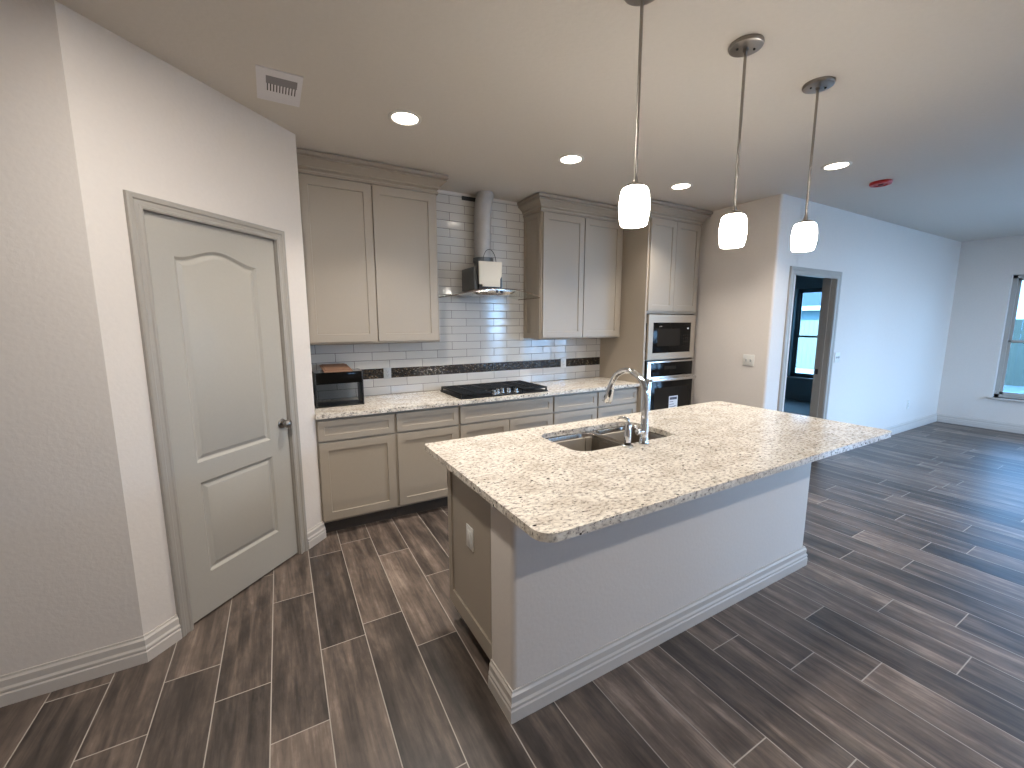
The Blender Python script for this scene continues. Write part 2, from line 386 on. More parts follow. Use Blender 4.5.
def rrect(x0, x1, y0, y1, r, n=6):
    rs = r if isinstance(r, (tuple, list)) else (r,)*4   # corners: x0y0, x1y0, x1y1, x0y1
    pts = []
    for (cx, cy, a0, rr) in ((x0, y0, PI, rs[0]), (x1, y0, 1.5*PI, rs[1]), (x1, y1, 0, rs[2]), (x0, y1, 0.5*PI, rs[3])):
        ox = cx+rr if cx == x0 else cx-rr; oy = cy+rr if cy == y0 else cy-rr
        for k in range(n+1):
            a = a0+k*PI/2/n; pts.append((ox+rr*math.cos(a), oy+rr*math.sin(a)))
    return pts

def wall(name, p, d, length, out, thick, H, holes=(), z0=0.0, bull=()):
    """wall along d from p (inner face), thickness towards out; holes = (t0,t1,z0,z1)"""
    mb = MB(); p = Vector((*p, 0)); d = Vector((*d, 0)).normalized(); out = Vector((*out, 0)).normalized()
    mt = Matrix((( d.x, out.x, 0, p.x), (d.y, out.y, 0, p.y), (0, 0, 1, 0), (0, 0, 0, 1)))
    ts = sorted({0.0, length} | {h[0] for h in holes} | {h[1] for h in holes})
    for a, b_ in zip(ts, ts[1:]):
        mid = (a+b_)/2; hs = sorted([h for h in holes if h[0] < mid < h[1]], key=lambda h: h[2])
        z = z0
        for h in hs:
            if h[2] > z+1e-4: mb.box(a, b_, 0, thick, z, h[2], mat=mt)
            z = h[3]
        if H > z+1e-4: mb.box(a, b_, 0, thick, z, H, mat=mt)
    bmesh.ops.remove_doubles(mb.bm, verts=mb.bm.verts, dist=1e-5)
    return mb.build(name, M['wall'], smooth=False)

H = 2.731
P0 = Vector((-0.8908, -1.415)); P1 = Vector((-0.0557, -0.5962)); WD = (P1-P0).normalized(); WN = Vector((WD.y, -WD.x))
RX, LY, FX = 3.936, -1.443, 8.77
BACKY, WESTX = -6.2, -4.2

# ------------------------------------------------------------------ the room
mb = MB(); mb.box(WESTX-0.2, FX, BACKY-0.2, 4.0, -0.1, 0.0)
struct(mb.build('floor', M['floor'], smooth=False), 'dark wood-look plank tile floor with pale grout lines', 'floor')
mb = MB(); mb.box(WESTX-0.2, FX+0.15, BACKY-0.2, 4.0, H, H+0.12)
struct(mb.build('ceiling', M['ceil'], smooth=False), 'flat textured ceiling over the kitchen and living area', 'ceiling')

struct(wall('wall_left', (WESTX, -1.415), (1, 0), P0.x-WESTX, (0, 1), 0.10, H), 'plain shaded wall at the left edge, left of the pantry corner', 'wall')
T0, T1, ZD = 0.2049, 0.9353, 2.042       # door slab along the diagonal wall
struct(wall('wall_pantry', P0, WD, (P1-P0).length, -WN, 0.10, H, holes=[(T0-0.012, T1+0.012, -0.0, ZD+0.012)]), 'pale diagonal wall around the pantry door', 'wall')
struct(wall('wall_return', P1, (0, 1), -P1.y, (-1, 0), 0.10, H), 'short wall return at the left end of the cabinets', 'wall')
struct(wall('wall_back', (-2.3, 0.012), (1, 0), RX+2.30, (0, 1), 0.12, H), 'kitchen wall behind the cabinets and the tile', 'wall')
# beige wall and living wall with a rounded corner between them
mb = MB(); r = 0.025
c = [(RX, 0.012), (RX, LY+r)]
for k in range(1, 8):
    a = PI+k*PI/2/8; c.append((RX+r+r*math.cos(a), LY+r+r*math.sin(a)))
c += [(RX+r, LY), (4.30, LY), (4.30, LY+0.125), (RX+0.12, LY+0.125), (RX+0.12, 0.012)]
mb.prism(c, lambda x, y: Vector((x, y, 0)), lambda x, y: Vector((x, y, H)))
struct(mb.build('wall_right', M['wall'], angle=20), 'beige wall end right of the oven cabinet, with a rounded corner', 'wall')
DX0, DX1, DZ = 4.265, 5.118, 2.035
struct(wall('wall_living', (4.30, LY), (1, 0), FX-4.30, (0, 1), 0.125, H, holes=[(-0.01, DX1-4.30+0.012, 0, DZ+0.012)]), 'long living room wall with the bedroom doorway, lit blue by daylight', 'wall')
WZ0, WZ1 = 0.47, 2.20
wins = [(-2.90, -2.0), (-4.25, -3.35), (-5.6, -4.7)]
wb = (-0.08, 0.80)
hol = [(a+6.35, b_+6.35, WZ0, WZ1) for a, b_ in wins]
bw_ = wall('wall_bedroom_far', (FX, LY+0.1249), (0, 1), 4.0-LY-0.1249, (1, 0), 0.15, H, holes=[(wb[0]-LY-0.1249, wb[1]-LY-0.1249, WZ0, WZ1)])
bw_.data.materials[0] = M['bedwall_dim']
struct(bw_, 'bedroom wall around the bedroom window, its dimness put into a teal grey colour', 'wall')
struct(wall('wall_far', (FX, -6.35), (0, 1), 6.35+LY+0.1249, (1, 0), 0.15, H, holes=hol), 'far wall with the daylight windows', 'wall')
rear = [(4.72, 5.20, 0.25, 2.25), (5.78, 6.78, 0.45, 2.25), (6.95, 7.60, 0.45, 2.25), (1.95, 2.90, 1.70, 2.20)]
struct(wall('wall_rear', (WESTX, BACKY), (1, 0), FX-WESTX, (0, -1), 0.15, H, holes=[(a-WESTX, b_-WESTX, c_, d_) for a, b_, c_, d_ in rear]), 'wall behind the viewer with three windows and an added high light opening', 'wall')
struct(wall('wall_side', (WESTX, BACKY), (0, 1), 4.79, (-1, 0), 0.12, H), 'plain wall at the near left side of the room', 'wall')
bw_ = wall('wall_bedroom', (RX+0.12, 3.2), (1, 0), FX-RX-0.12, (0, 1), 0.12, H); bw_.data.materials[0] = M['bedwall_dim']
struct(bw_, 'side wall of the bedroom, its dimness put into a teal grey colour', 'wall')
bw_ = wall('wall_bedroom_side', (RX+0.12, 0.012), (0, 1), 3.3, (-1, 0), 0.12, H); bw_.data.materials[0] = M['bedwall_dim']
struct(bw_, 'bedroom wall backing onto the kitchen, its dimness put into a teal grey colour', 'wall')
struct(wall('wall_pantry_side', (-2.2, -1.30), (0, 1), 1.42, (-1, 0), 0.10, H), 'wall inside the pantry, behind its closed door', 'wall')
mb = MB(); mb.box(RX+0.12, FX, LY+0.14, 3.2, 0.001, 0.012)
struct(mb.build('floor_bedroom', M['carpet'], smooth=False), 'pale bedroom carpet seen through the doorway', 'carpet')

BB = [(0, 0), (0.019, 0), (0.019, 0.050), (0.015, 0.057), (0.017, 0.061), (0.017, 0.070), (0.012, 0.080), (0.012, 0.108), (0.006, 0.117), (0.005, 0.126), (0, 0.126)]
def baseboard(name, path, label, z=0.0):
    mb = MB(); mb.sweep(path, [(-o, h+z) for o, h in BB], lambda u, v, h: (u, v, h))
    return struct(mb.build(name, M['base'], angle=25), label, 'baseboard')
S0, S1, ZC = 0.147, 1.0065, 2.108        # outer casing of the pantry door
q0 = P0+WD*S0; q1 = P0+WD*S1
baseboard('baseboard_left', [(WESTX, -1.415), tuple(P0), tuple(q0)], 'ribbed baseboard along the left wall up to the pantry door')
baseboard('baseboard_pantry', [tuple(q1), tuple(P1), (P1.x, P1.y+0.05)], 'short ribbed baseboard right of the pantry door')
baseboard('baseboard_right', [(RX, -0.70), (RX, LY), (DX0-0.075, LY)], 'baseboard around the beige wall end')
baseboard('baseboard_living', [(DX1+0.075, LY), (FX, LY), (FX, -6.19)], 'white baseboard along the living wall and the far wall')
baseboard('baseboard_bedroom', [(FX, -1.25), (FX, 3.2)][::-1], 'baseboard below the bedroom window, shade put into its colour', 0.012).data.materials[0] = M['bedwall_dim']

CS = [(0, 0), (0, 0.011), (0.006, 0.015), (0.014, 0.015), (0.020, 0.011), (0.036, 0.011), (0.042, 0.017), (0.058, 0.018), (0.064, 0.014), (0.066, 0)]
def casing(name, s0, s1, zc, mp, label, wd=0.066, mat='trim'):
    mb = MB(); k = wd/0.066
    mb.sweep([(s0, 0), (s0, zc), (s1, zc), (s1, 0)], [(-(0.066-o)*k, h) for o, h in CS][::-1], mp)
    return struct(mb.build(name, M[mat], angle=25), label, 'trim')
pw = lambda t, z, h: (P0.x+WD.x*t+WN.x*h, P0.y+WD.y*t+WN.y*h, z)
casing('trim_1', S0, S1, ZC, pw, 'greige moulded casing around the pantry door', S1-T1-0.006)
lw = lambda x, z, h: (x, LY-h, z)
casing('trim_2', 4.175, 5.205, 2.094, lw, 'white moulded casing around the bedroom doorway', 0.08)
# door jamb linings
mb = MB()
for a, b_ in ((DX0-0.012, DX0), (DX1, DX1+0.012)): mb.box(a, b_, LY-0.001, LY+0.128, 0, DZ)
mb.box(DX0-0.012, DX1+0.012, LY-0.001, LY+0.128, DZ, DZ+0.012)
mb.box(DX1-0.012, DX1, LY+0.045, LY+0.075, 0, DZ); mb.box(DX0, DX0+0.012, LY+0.045, LY+0.075, 0, DZ)
jb = struct(mb.build('trim_3', M['trim'], smooth=False), 'greige jamb lining of the bedroom doorway with a dark strike plate', 'trim')
mb = MB(); mb.box(DX1-0.0145, DX1-0.011, LY+0.082, LY+0.112, 0.96, 1.02); mb.build('strike_plate', M['slot'], jb)
mb = MB()
mW = Matrix(((WD.x, WN.x, 0, P0.x), (WD.y, WN.y, 0, P0.y), (0, 0, 1, 0), (0, 0, 0, 1)))   # local (t, out, z)
for a, b_ in ((T0-0.0118, T0-0.003), (T1+0.003, T1+0.0118)): mb.box(a, b_, -0.10, 0.0, 0, ZD+0.003, mat=mW)
mb.box(T0-0.0118, T1+0.0118, -0.10, 0.0, ZD+0.003, ZD+0.0118, mat=mW)
mb.box(T0-0.003, T0+0.012, -0.075, -0.060, 0, ZD, mat=mW); mb.box(T1-0.012, T1+0.003, -0.075, -0.060, 0, ZD, mat=mW)
struct(mb.build('trim_4', M['trim'], smooth=False), 'narrow jamb lining between the pantry door and its casing', 'trim')

# ------------------------------------------------------------------ pantry door
dr = thing('door_1', 'closed greige pantry door with an arched upper panel and a square lower panel', 'door', (*(P0+WD*T0), 0), kind='structure')
def pl(t0, t1, z0, z1, arch, ins):
    a, b_, lo, hi = t0+ins, t1-ins, z0+ins, z1-ins
    pts = [(a, lo), (b_, lo), (b_, hi)]
    if arch:
        n = 20
        for k in range(1, n):
            s_ = k/n; f = 0.5-0.5*math.cos(2*PI*min(1, max(0, (s_-0.04)/0.92)))
            pts.append((b_+(a-b_)*s_, hi+arch*f**0.85))
    pts.append((a, hi)); return pts
F = -0.012       # slab face sits a little behind the wall face
panels = [(0.337, 0.797, 0.835, 1.862, 0.052), (0.343, 0.799, 0.233, 0.728, 0)]
mb = MB()
mb.plate([(T0, 0.012), (T1, 0.012), (T1, ZD), (T0, ZD)], [pl(*q, 0) for q in panels], lambda t, z, h: pw(t, z, h), F-0.03, F)
mb.box(T0+0.001, T1-0.001, F-0.034, F-0.028, 0.013, ZD-0.001, mat=mW)
mb.build('slab', M['door'], dr)
for q in panels:
    mb = MB()
    loops = [[Vector(pw(t, z, F+h)) for t, z in pl(*q, i)] for i, h in ((0, 0), (0.004, -0.003), (0.012, -0.011), (0.018, -0.012), (0.034, -0.005), (0.040, -0.003))]
    mb.loft(loops, True, False, True)
    mb.build('raised_panel', M['door'], dr, angle=20)
for z in (1.812, 1.026, 0.238):
    mb = MB(); c0 = P0+WD*(T0-0.002)+WN*(F+0.006)
    mb.tube([(c0.x, c0.y, z-0.05), (c0.x, c0.y, z+0.05)], 0.006, 10)
    mb.box(T0-0.001, T0+0.012, F, F+0.0025, z-0.05, z+0.05, mat=mW)
    mb.build('hinge', M['hinge'], dr)
k0 = P0+WD*0.893; kn = lambda h: (k0.x+WN.x*(F+h), k0.y+WN.y*(F+h), 0.915)
kb = MB(); kb.tube([kn(0), kn(0.004), kn(0.008)], [0.031, 0.031, 0.024], 28); rose = kb.build('knob_rose', M['nickel'], dr)
kb = MB(); kb.tube([kn(h) for h in (0.007, 0.022, 0.027, 0.034, 0.045, 0.056, 0.064, 0.067)], [0.011, 0.011, 0.017, 0.0235, 0.0275, 0.0255, 0.017, 0.004], 28); kb.build('knob', M['nickel'], dr)
mb = MB(); mb.box(T1-0.001, T1+0.0025, -0.03, F+0.001, 0.885, 0.945, mat=mW); mb.build('latch_plate', M['hinge'], dr)

# ------------------------------------------------------------------ windows
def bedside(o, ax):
    o.data.materials.append(M['bedwall_dim'])  # bedroom-facing sides get the shade-darkened colour too
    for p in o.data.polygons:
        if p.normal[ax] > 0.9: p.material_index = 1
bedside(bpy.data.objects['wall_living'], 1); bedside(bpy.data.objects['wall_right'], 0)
def window(name, y0, y1, label, frame_mat='winframe', glass='dimmed_pane'):
    w_ = thing(name, label, 'window', (FX, (y0+y1)/2, WZ0), kind='structure')
    mb = MB()  # painted sill board with apron
    mb.box(FX-0.045, FX+0.10, y0-0.05, y1+0.05, WZ0-0.022, WZ0, 0.004); mb.build('sill', M['base'], w_)
    mb = MB(); t = 0.045; xa, xb = FX+0.075, FX+0.135
    zm = (WZ0+WZ1)/2-0.06
    mb.box(xa, xb, y0, y0+t, WZ0, WZ1); mb.box(xa, xb, y1-t, y1, WZ0, WZ1); mb.box(xa, xb, y0, y1, WZ1-t, WZ1); mb.box(xa, xb, y0, y1, WZ0, WZ0+t)
    mb.build('window_frame', M[frame_mat], w_)
    for nm, za, zb, xx in (('lower_sash', WZ0+t, zm+0.02, xa+0.012), ('upper_sash', zm-0.02, WZ1-t, xa+0.034)):
        mb = MB(); s_ = 0.032; a, b_ = y0+t, y1-t
        mb.box(xx, xx+0.02, a, a+s_, za, zb); mb.box(xx, xx+0.02, b_-s_, b_, za, zb); mb.box(xx, xx+0.02, a, b_, za, za+s_); mb.box(xx, xx+0.02, a, b_, zb-s_, zb)
        so = mb.build(nm, M[frame_mat], w_)
        g = MB(); g.box(xx+0.008, xx+0.012, a+s_-0.004, b_-s_+0.004, za+s_-0.004, zb-s_+0.004); g.build('glass_pane', M[glass], so, smooth=False)
    return w_
window('window_1', *wins[0], 'sash window in the far wall at the right edge of the view')
window('window_2', *wins[1], 'second sash window of the far wall, outside the view', glass='pane')
window('window_3', *wins[2], 'third sash window of the far wall, outside the view', glass='pane')
window('window_4', *wb, 'sash window in the bedroom seen through the doorway', 'bedframe_dim', 'clearish')
# glazing behind the viewer; the high one is added daylight for the island
def rear_glazing(name, x0, x1, z0, z1, n, label):
    w_ = thing(name, label, 'window', ((x0+x1)/2, BACKY, z0), kind='structure'); mb = MB(); t = 0.06; ya, yb = BACKY-0.12, BACKY-0.05
    mb.box(x0, x1, ya, yb, z0, z0+t); mb.box(x0, x1, ya, yb, z1-t, z1)
    for k in range(n+1):
        c_ = x0+(x1-x0)*k/n; mb.box(max(x0, c_-t/2), min(x1, c_+t/2), ya, yb, z0, z1)
    mb.build('window_frame', M['winframe'], w_)
    for k in range(n):
        g = MB(); g.box(x0+(x1-x0)*k/n+t/2, x0+(x1-x0)*(k+1)/n-t/2, ya+0.03, ya+0.034, z0+t-0.004, z1-t+0.004); g.build('glass_pane', M['pane'], w_, smooth=False)
rear_glazing('window_5', *rear[0], 1, 'narrow tall window behind the viewer')
rear_glazing('window_6', *rear[1], 1, 'sash window behind the viewer')
rear_glazing('window_7', *rear[2], 1, 'last sash window behind the viewer')
rear_glazing('window_8', *rear[3], 1, 'added high light opening behind the viewer, aimed at the island')  # unseen window added to throw daylight on the island front
def portal(loc, rot, sx, sy):
    l = bpy.data.lights.new('daylight_portal', 'AREA'); l.shape = 'RECTANGLE'; l.size = sx; l.size_y = sy; l.cycles.is_portal = True
    o = bpy.data.objects.new('daylight_portal', l); C.objects.link(o); o.location = loc; o.rotation_euler = rot
for a, b_ in wins+[wb]: portal((FX+0.16, (a+b_)/2, (WZ0+WZ1)/2), (0, PI/2, 0), WZ1-WZ0, b_-a)
for a, b_, c_, d_ in rear: portal(((a+b_)/2, BACKY-0.16, (c_+d_)/2), (PI/2, 0, 0), b_-a, d_-c_)

# ------------------------------------------------------------------ cabinets
def face(mb, x0, x1, y, z0, z1, th=0.02, stile=0.058, rec=0.009):
    """shaker front whose face lies at y (towards the viewer), thickness th behind"""
    mb.plate([(x0, z0), (x1, z0), (x1, z1), (x0, z1)], [[(x0+stile, z0+stile), (x1-stile, z0+stile), (x1-stile, z1-stile), (x0+stile, z1-stile)]],
             lambda u, v, h: (u, y+h, v), th, 0)
    i = stile
    mb.loft([[Vector((a, y+h, c_)) for a, c_ in ((x0+j, z0+j), (x1-j, z0+j), (x1-j, z1-j), (x0+j, z1-j))] for j, h in ((i, 0.0), (i+0.002, rec))], True, False, True)
    return mb
def shaker(name, parent, x0, x1, y, z0, z1, stile=0.058):
    mb = MB(); face(mb, x0, x1, y, z0, z1, stile=stile)
    o = mb.build(name, M['cab'], parent, angle=30); return o
CZ = 2.722
CROWN = [(0, 2.588), (0.012, 2.588), (0.012, 2.606), (0.005, 2.610), (0.005, 2.618), (0.022, 2.628), (0.022, 2.638), (0.032, 2.648), (0.050, 2.666), (0.066, 2.675), (0.066, 2.684), (0.058, 2.688), (0.058, 2.692), (0.078, 2.698), (0.078, CZ), (0, CZ)]
def crown(parent, path):
    mb = MB(); mb.sweep(path, [(-o, h) for o, h in CROWN], lambda u, v, h: (u, v, h)); return mb.build('crown_moulding', M['cab'], parent, angle=25)
ub0, ubt = 1.385, 2.60
YU = -0.335
# left upper
cu = thing('upper_cabinet', 'greige two-door upper cabinet on the left, above the black box', 'cabinet', (0.46, 0, ub0), 'wall cabinets')
mb = MB(); mb.box(-0.0545, 0.975, YU+0.021, 0.0, ub0, 2.70, 0.001); mb.build('carcass', M['cab'], cu)
shaker('door', cu, -0.040, 0.4515, YU, 1.4026, 2.575); shaker('door', cu, 0.4615, 0.9545, YU, 1.4026, 2.575)
crown(cu, [(-0.0545, YU+0.019), (0.977, YU+0.019), (0.977, 0.0)])
# right upper
cu2 = thing('upper_cabinet', 'greige two-door upper cabinet right of the range hood', 'cabinet', (2.53, 0, ub0), 'wall cabinets')
mb = MB(); mb.box(2.0085, 3.053, YU+0.021, 0.0, ub0, 2.70, 0.001); mb.build('carcass', M['cab'], cu2)
shaker('door', cu2, 2.0225, 2.5135, YU, 1.4026, 2.575); shaker('door', cu2, 2.5235, 3.012, YU, 1.4026, 2.575)
crown(cu2, [(2.0065, 0.0), (2.0065, YU+0.019), (3.053, YU+0.019)])
mb = MB()
mb.plate([(-0.30, ub0+0.005), (-0.005, ub0+0.005), (-0.005, 2.59), (-0.30, 2.59)], [[(-0.255, ub0+0.055), (-0.05, ub0+0.055), (-0.05, 2.54), (-0.255, 2.54)]], lambda u, v, h: (2.0085-h, u, v), 0, 0.005)
mb.build('side_panel_frame', M['cab'], cu2, angle=30)
# oven tower
TX0, TX1, TY = 3.055, 3.848, -0.68
ct = thing('oven_cabinet', 'tall greige oven cabinet holding the microwave and the wall oven', 'cabinet', ((TX0+TX1)/2, -0.3, 0))
mb = MB()
mb.box(TX0, TX0+0.019, TY+0.0385, 0.0, 0.0, 2.70); mb.box(TX1-0.019, TX1, TY+0.0385, 0.0, 0.0, 2.70)
mb.box(TX0+0.019, TX1-0.019, -0.02, 0.0, 0.1, 2.70)
for z in (0.10, 0.42, 1.148, 1.640, 2.68): mb.box(TX0+0.019, TX1-0.019, TY+0.0385, -0.02, z, z+0.018)
mb.build('carcass', M['cab'], ct, smooth=False)
mb = MB(); ff = TY+0.0185   # face frame
mb.box(TX0, TX0+0.028, ff, ff+0.02, 0.0, 2.70); mb.box(TX1-0.028, TX1, ff, ff+0.02, 0.0, 2.70)
for z0, z1 in ((0.10, 0.13), (0.43, 0.455), (1.640, 1.690), (2.56, 2.70)): mb.box(TX0+0.028, TX1-0.028, ff, ff+0.02, z0, z1)
mb.build('face_frame', M['cab'], ct, smooth=False)
shaker('door', ct, TX0+0.022, 3.4495, TY, 1.668, 2.575); shaker('door', ct, 3.4535, TX1-0.022, TY, 1.668, 2.575)
shaker('drawer', ct, TX0+0.022, TX1-0.022, TY, 0.125, 0.435)
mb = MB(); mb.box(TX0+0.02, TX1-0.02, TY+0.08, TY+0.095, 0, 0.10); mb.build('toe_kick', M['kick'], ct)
crown(ct, [(TX0-0.002, YU-0.065), (TX0-0.002, TY+0.019), (TX1+0.002, TY+0.019), (TX1+0.002, -0.02)])
# base cabinets
YF = -0.615
def base_cab(x0, x1, kind, label):
    c_ = thing('base_cabinet', label, 'cabinet', ((x0+x1)/2, -0.3, 0), 'base cabinets under the granite worktop')
    mb = MB()
    mb.box(x0+0.0004, x1-0.0004, YF+0.021, 0.0, 0.105, 0.884); mb.build('carcass', M['cab'], c_, smooth=False)
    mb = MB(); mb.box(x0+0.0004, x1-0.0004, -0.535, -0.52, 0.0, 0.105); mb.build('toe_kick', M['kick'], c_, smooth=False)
    a, b_ = x0+0.010, x1-0.010
    shaker('drawer_front', c_, a, b_, YF, 0.7188, 0.8626, 0.042)
    if kind == 2:
        mid = (a+b_)/2; shaker('door', c_, a, mid-0.003, YF, 0.1257, 0.7028); shaker('door', c_, mid+0.003, b_, YF, 0.1257, 0.7028)
    else: shaker('door', c_, a, b_, YF, 0.1257, 0.7028)
    return c_
base_cab(-0.0545, 0.4942, 1, 'leftmost greige base cabinet, below the black box')
base_cab(0.4942, 1.0176, 1, 'greige base cabinet between the leftmost one and the cooktop cabinet')
base_cab(1.0176, 1.9643, 2, 'wide greige base cabinet directly below the gas cooktop')
base_cab(1.9643, 2.5024, 1, 'greige base cabinet just right of the cooktop cabinet')
base_cab(2.5024, 3.0545, 1, 'greige base cabinet next to the tall oven cabinet')

# worktop, backsplash
mb = MB(); mb.plate([(-0.0545, -0.638), (3.054, -0.638), (3.054, -0.0005), (-0.0545, -0.0005)], [], lambda u, v, h: (u, v, h), 0.885, 0.915)
tag(mb.build('granite_worktop', M['granite'], smooth=False), 'long speckled granite worktop along the tiled wall', 'worktop')
bs = thing('backsplash', 'white subway tile backsplash with a dark mosaic band', 'tiles', (0, 0, 0), kind='structure')
mb = MB(); mb.box(-0.055, 3.055, 0.0, 0.012, 0.915, 1.063); mb.build('lower_tiles', M['tilelow'], bs, smooth=False)
mb = MB(); mb.box(-0.055, 3.055, 0.0, 0.012, 1.063, 1.148); mb.build('mosaic_band', M['mosaic'], bs, smooth=False)
mb = MB(); mb.box(-0.055, 3.055, 0.0, 0.012, 1.148, ub0+0.05); mb.box(0.95, 2.03, 0.0, 0.012, ub0+0.05, 2.706)
mb.build('upper_tiles', M['tile'], bs, smooth=False)
mb = MB(); mb.box(1.335, 1.62, -0.004, 0.0, 2.668, 2.704); mb.build('wall_cutout', M['slot'], bs, smooth=False)

def outlet(name, c_, n, u, label, wd=0.07, ht=0.115, kind='outlet', plate='plastic', group=None):
    """cover plate centred at c_, facing n, horizontal direction u"""
    n = Vector(n); u = Vector(u); c_ = Vector(c_)
    o = thing(name, label, 'switch' if 'switch' in name else 'outlet', tuple(c_), group)
    mt = Matrix(((u.x, n.x, 0, c_.x), (u.y, n.y, 0, c_.y), (0, 0, 1, c_.z), (0, 0, 0, 1)))
    mb = MB(); mb.box(-wd/2, wd/2, 0, 0.006, -ht/2, ht/2, 0.002, mat=mt); mb.build('cover_plate', M[plate], o)
    if kind == 'outlet':
        mb = MB(); mb.box(-0.017, 0.017, 0.0055, 0.0085, -0.034, 0.034, 0.001, mat=mt); rc = mb.build('receptacle', M[plate], o)
        mb = MB()
        for zz in (-0.017, 0.017):
            for xx in (-0.0065, 0.0065): mb.box(xx-0.001, xx+0.001, 0.0083, 0.0089, zz-0.003, zz+0.005, mat=mt)
            mb.box(-0.002, 0.002, 0.0083, 0.0089, zz-0.011, zz-0.007, mat=mt)
        mb.build('slots', M['slot'], rc, smooth=False)
    elif kind == 'decor':
        mb = MB(); mb.box(-0.0165, 0.0165, 0.0055, 0.0085, -0.033, 0.033, 0.001, mat=mt); mb.build('receptacle', M['plastic'], o)
    else:
        ks = [-0.023, 0.023] if kind == 2 else [0]
        for k in ks:
            mb = MB(); mb.box(k-0.006, k+0.006, 0.0055, 0.008, -0.013, 0.013, mat=mt); mb.box(k-0.0042, k+0.0042, 0.008, 0.018, 0.0, 0.010, 0.001, mat=mt)
            mb.build('toggle', M['almond'], o)
    return o
outlet('wall_outlet', (0.592, 0.0, 1.1055), (0, -1, 0), (1, 0, 0), 'pale outlet in the mosaic band just right of the black box', 0.066, 0.098, plate='almond')
outlet('wall_outlet', (2.524, 0.0, 1.1055), (0, -1, 0), (1, 0, 0), 'white outlet in the mosaic band near the oven cabinet', 0.070, 0.112)
outlet('light_switch', (RX, -1.25, 1.165), (-1, 0, 0), (0, -1, 0), 'double light switch on the beige wall right of the oven', 0.118, 0.115, 2)
outlet('light_switch', (5.32, LY, 1.15), (0, -1, 0), (1, 0, 0), 'light switch on the living wall just right of the doorway', 0.118, 0.115, 2)
outlet('wall_outlet', (7.575, LY, 0.38), (0, -1, 0), (1, 0, 0), 'low outlet on the living wall near the far corner')

# ------------------------------------------------------------------ microwave and oven
mw = thing('microwave', 'built-in microwave with a greige steel trim frame above the oven', 'microwave', (3.45, TY, 1.16))
mb = MB(); mb.plate([(3.092, 1.162), (3.818, 1.162), (3.818, 1.630), (3.092, 1.630)], [[(3.160, 1.228), (3.752, 1.228), (3.752, 1.548), (3.160, 1.548)]], lambda u, v, h: (u, TY+h, v), 0.017, -0.006)
mb.build('trim_frame', plain('trim_frame_steel', srgb(178, 166, 150), 0.35, 0.35), mw)
mb = MB(); mb.box(3.162, 3.750, TY-0.004, TY+0.016, 1.230, 1.546, 0.003); mb.box(3.17, 3.745, TY+0.016, TY+0.45, 1.235, 1.54)
mb.build('body', M['blackglass'], mw)
mb = MB(); mb.plate(rrect(3.225, 3.580, 1.300, 1.482, 0.012), [], lambda u, v, h: (u, TY-0.0045+h, v), 0, -0.0012); mb.build('door_window', M['ovenpane'], mw)
mb = MB()
for i in range(4):
    for j in range(3): mb.box(3.632+j*0.030, 3.650+j*0.030, TY-0.0055, TY-0.004, 1.30+i*0.034, 1.317+i*0.034)
mb.build('keypad', M['ovenpane'], mw, smooth=False)
mb = MB(); mb.box(3.690, 3.716, TY-0.0055, TY-0.004, 1.476, 1.492); mb.build('display', M['sticker'], mw, smooth=False)
ov = thing('wall_oven', 'stainless built-in oven with a black glass door below the microwave', 'oven', (3.45, TY, 0.46))
mb = MB(); mb.box(3.10, 3.815, TY-0.008, TY+0.017, 0.460, 1.142, 0.002); mb.box(3.11, 3.80, TY+0.017, TY+0.5, 0.465, 1.135); mb.build('housing', M['steel'], ov)
mb = MB(); mb.box(3.148, 3.800, TY-0.012, TY-0.008, 0.978, 1.126, 0.001); mb.build('control_panel', M['blackglass'], ov)
mb = MB(); mb.box(3.35, 3.53, TY-0.0128, TY-0.0118, 1.05, 1.085); mb.build('display', M['ovenpane'], ov, smooth=False)
dd = MB(); dd.box(3.105, 3.810, TY-0.030, TY-0.0085, 0.475, 0.966, 0.003); od = dd.build('door', M['steel'], ov)
mb = MB(); mb.box(3.142, 3.790, TY-0.033, TY-0.0295, 0.50, 0.925, 0.001); mb.build('door_glass', M['blackglass'], od)
mb = MB(); mb.box(3.19, 3.742, TY-0.0338, TY-0.0328, 0.56, 0.86); mb.build('inner_window', M['ovenpane'], od, smooth=False)
mb = MB(); mb.box(3.112, 3.806, TY-0.073, TY-0.055, 0.932, 0.963, 0.006)
for x_ in (3.17, 3.75): mb.box(x_-0.012, x_+0.012, TY-0.06, TY-0.029, 0.938, 0.957)
mb.build('handle', M['steel'], od)
mb = MB(); mb.box(3.420, 3.560, TY-0.0346, TY-0.0336, 0.54, 0.755); st = mb.build('energy_label', M['sticker'], od, smooth=False)
mb = MB(); mb.box(3.432, 3.548, TY-0.0352, TY-0.0345, 0.715, 0.743)
for i in range(5): mb.box(3.432, 3.49+0.012*(i % 3), TY-0.0352, TY-0.0345, 0.690-0.028*i, 0.696-0.028*i)
mb.box(3.508, 3.545, TY-0.0352, TY-0.0345, 0.64, 0.645); mb.build('label_print', M['ink'], st, smooth=False)

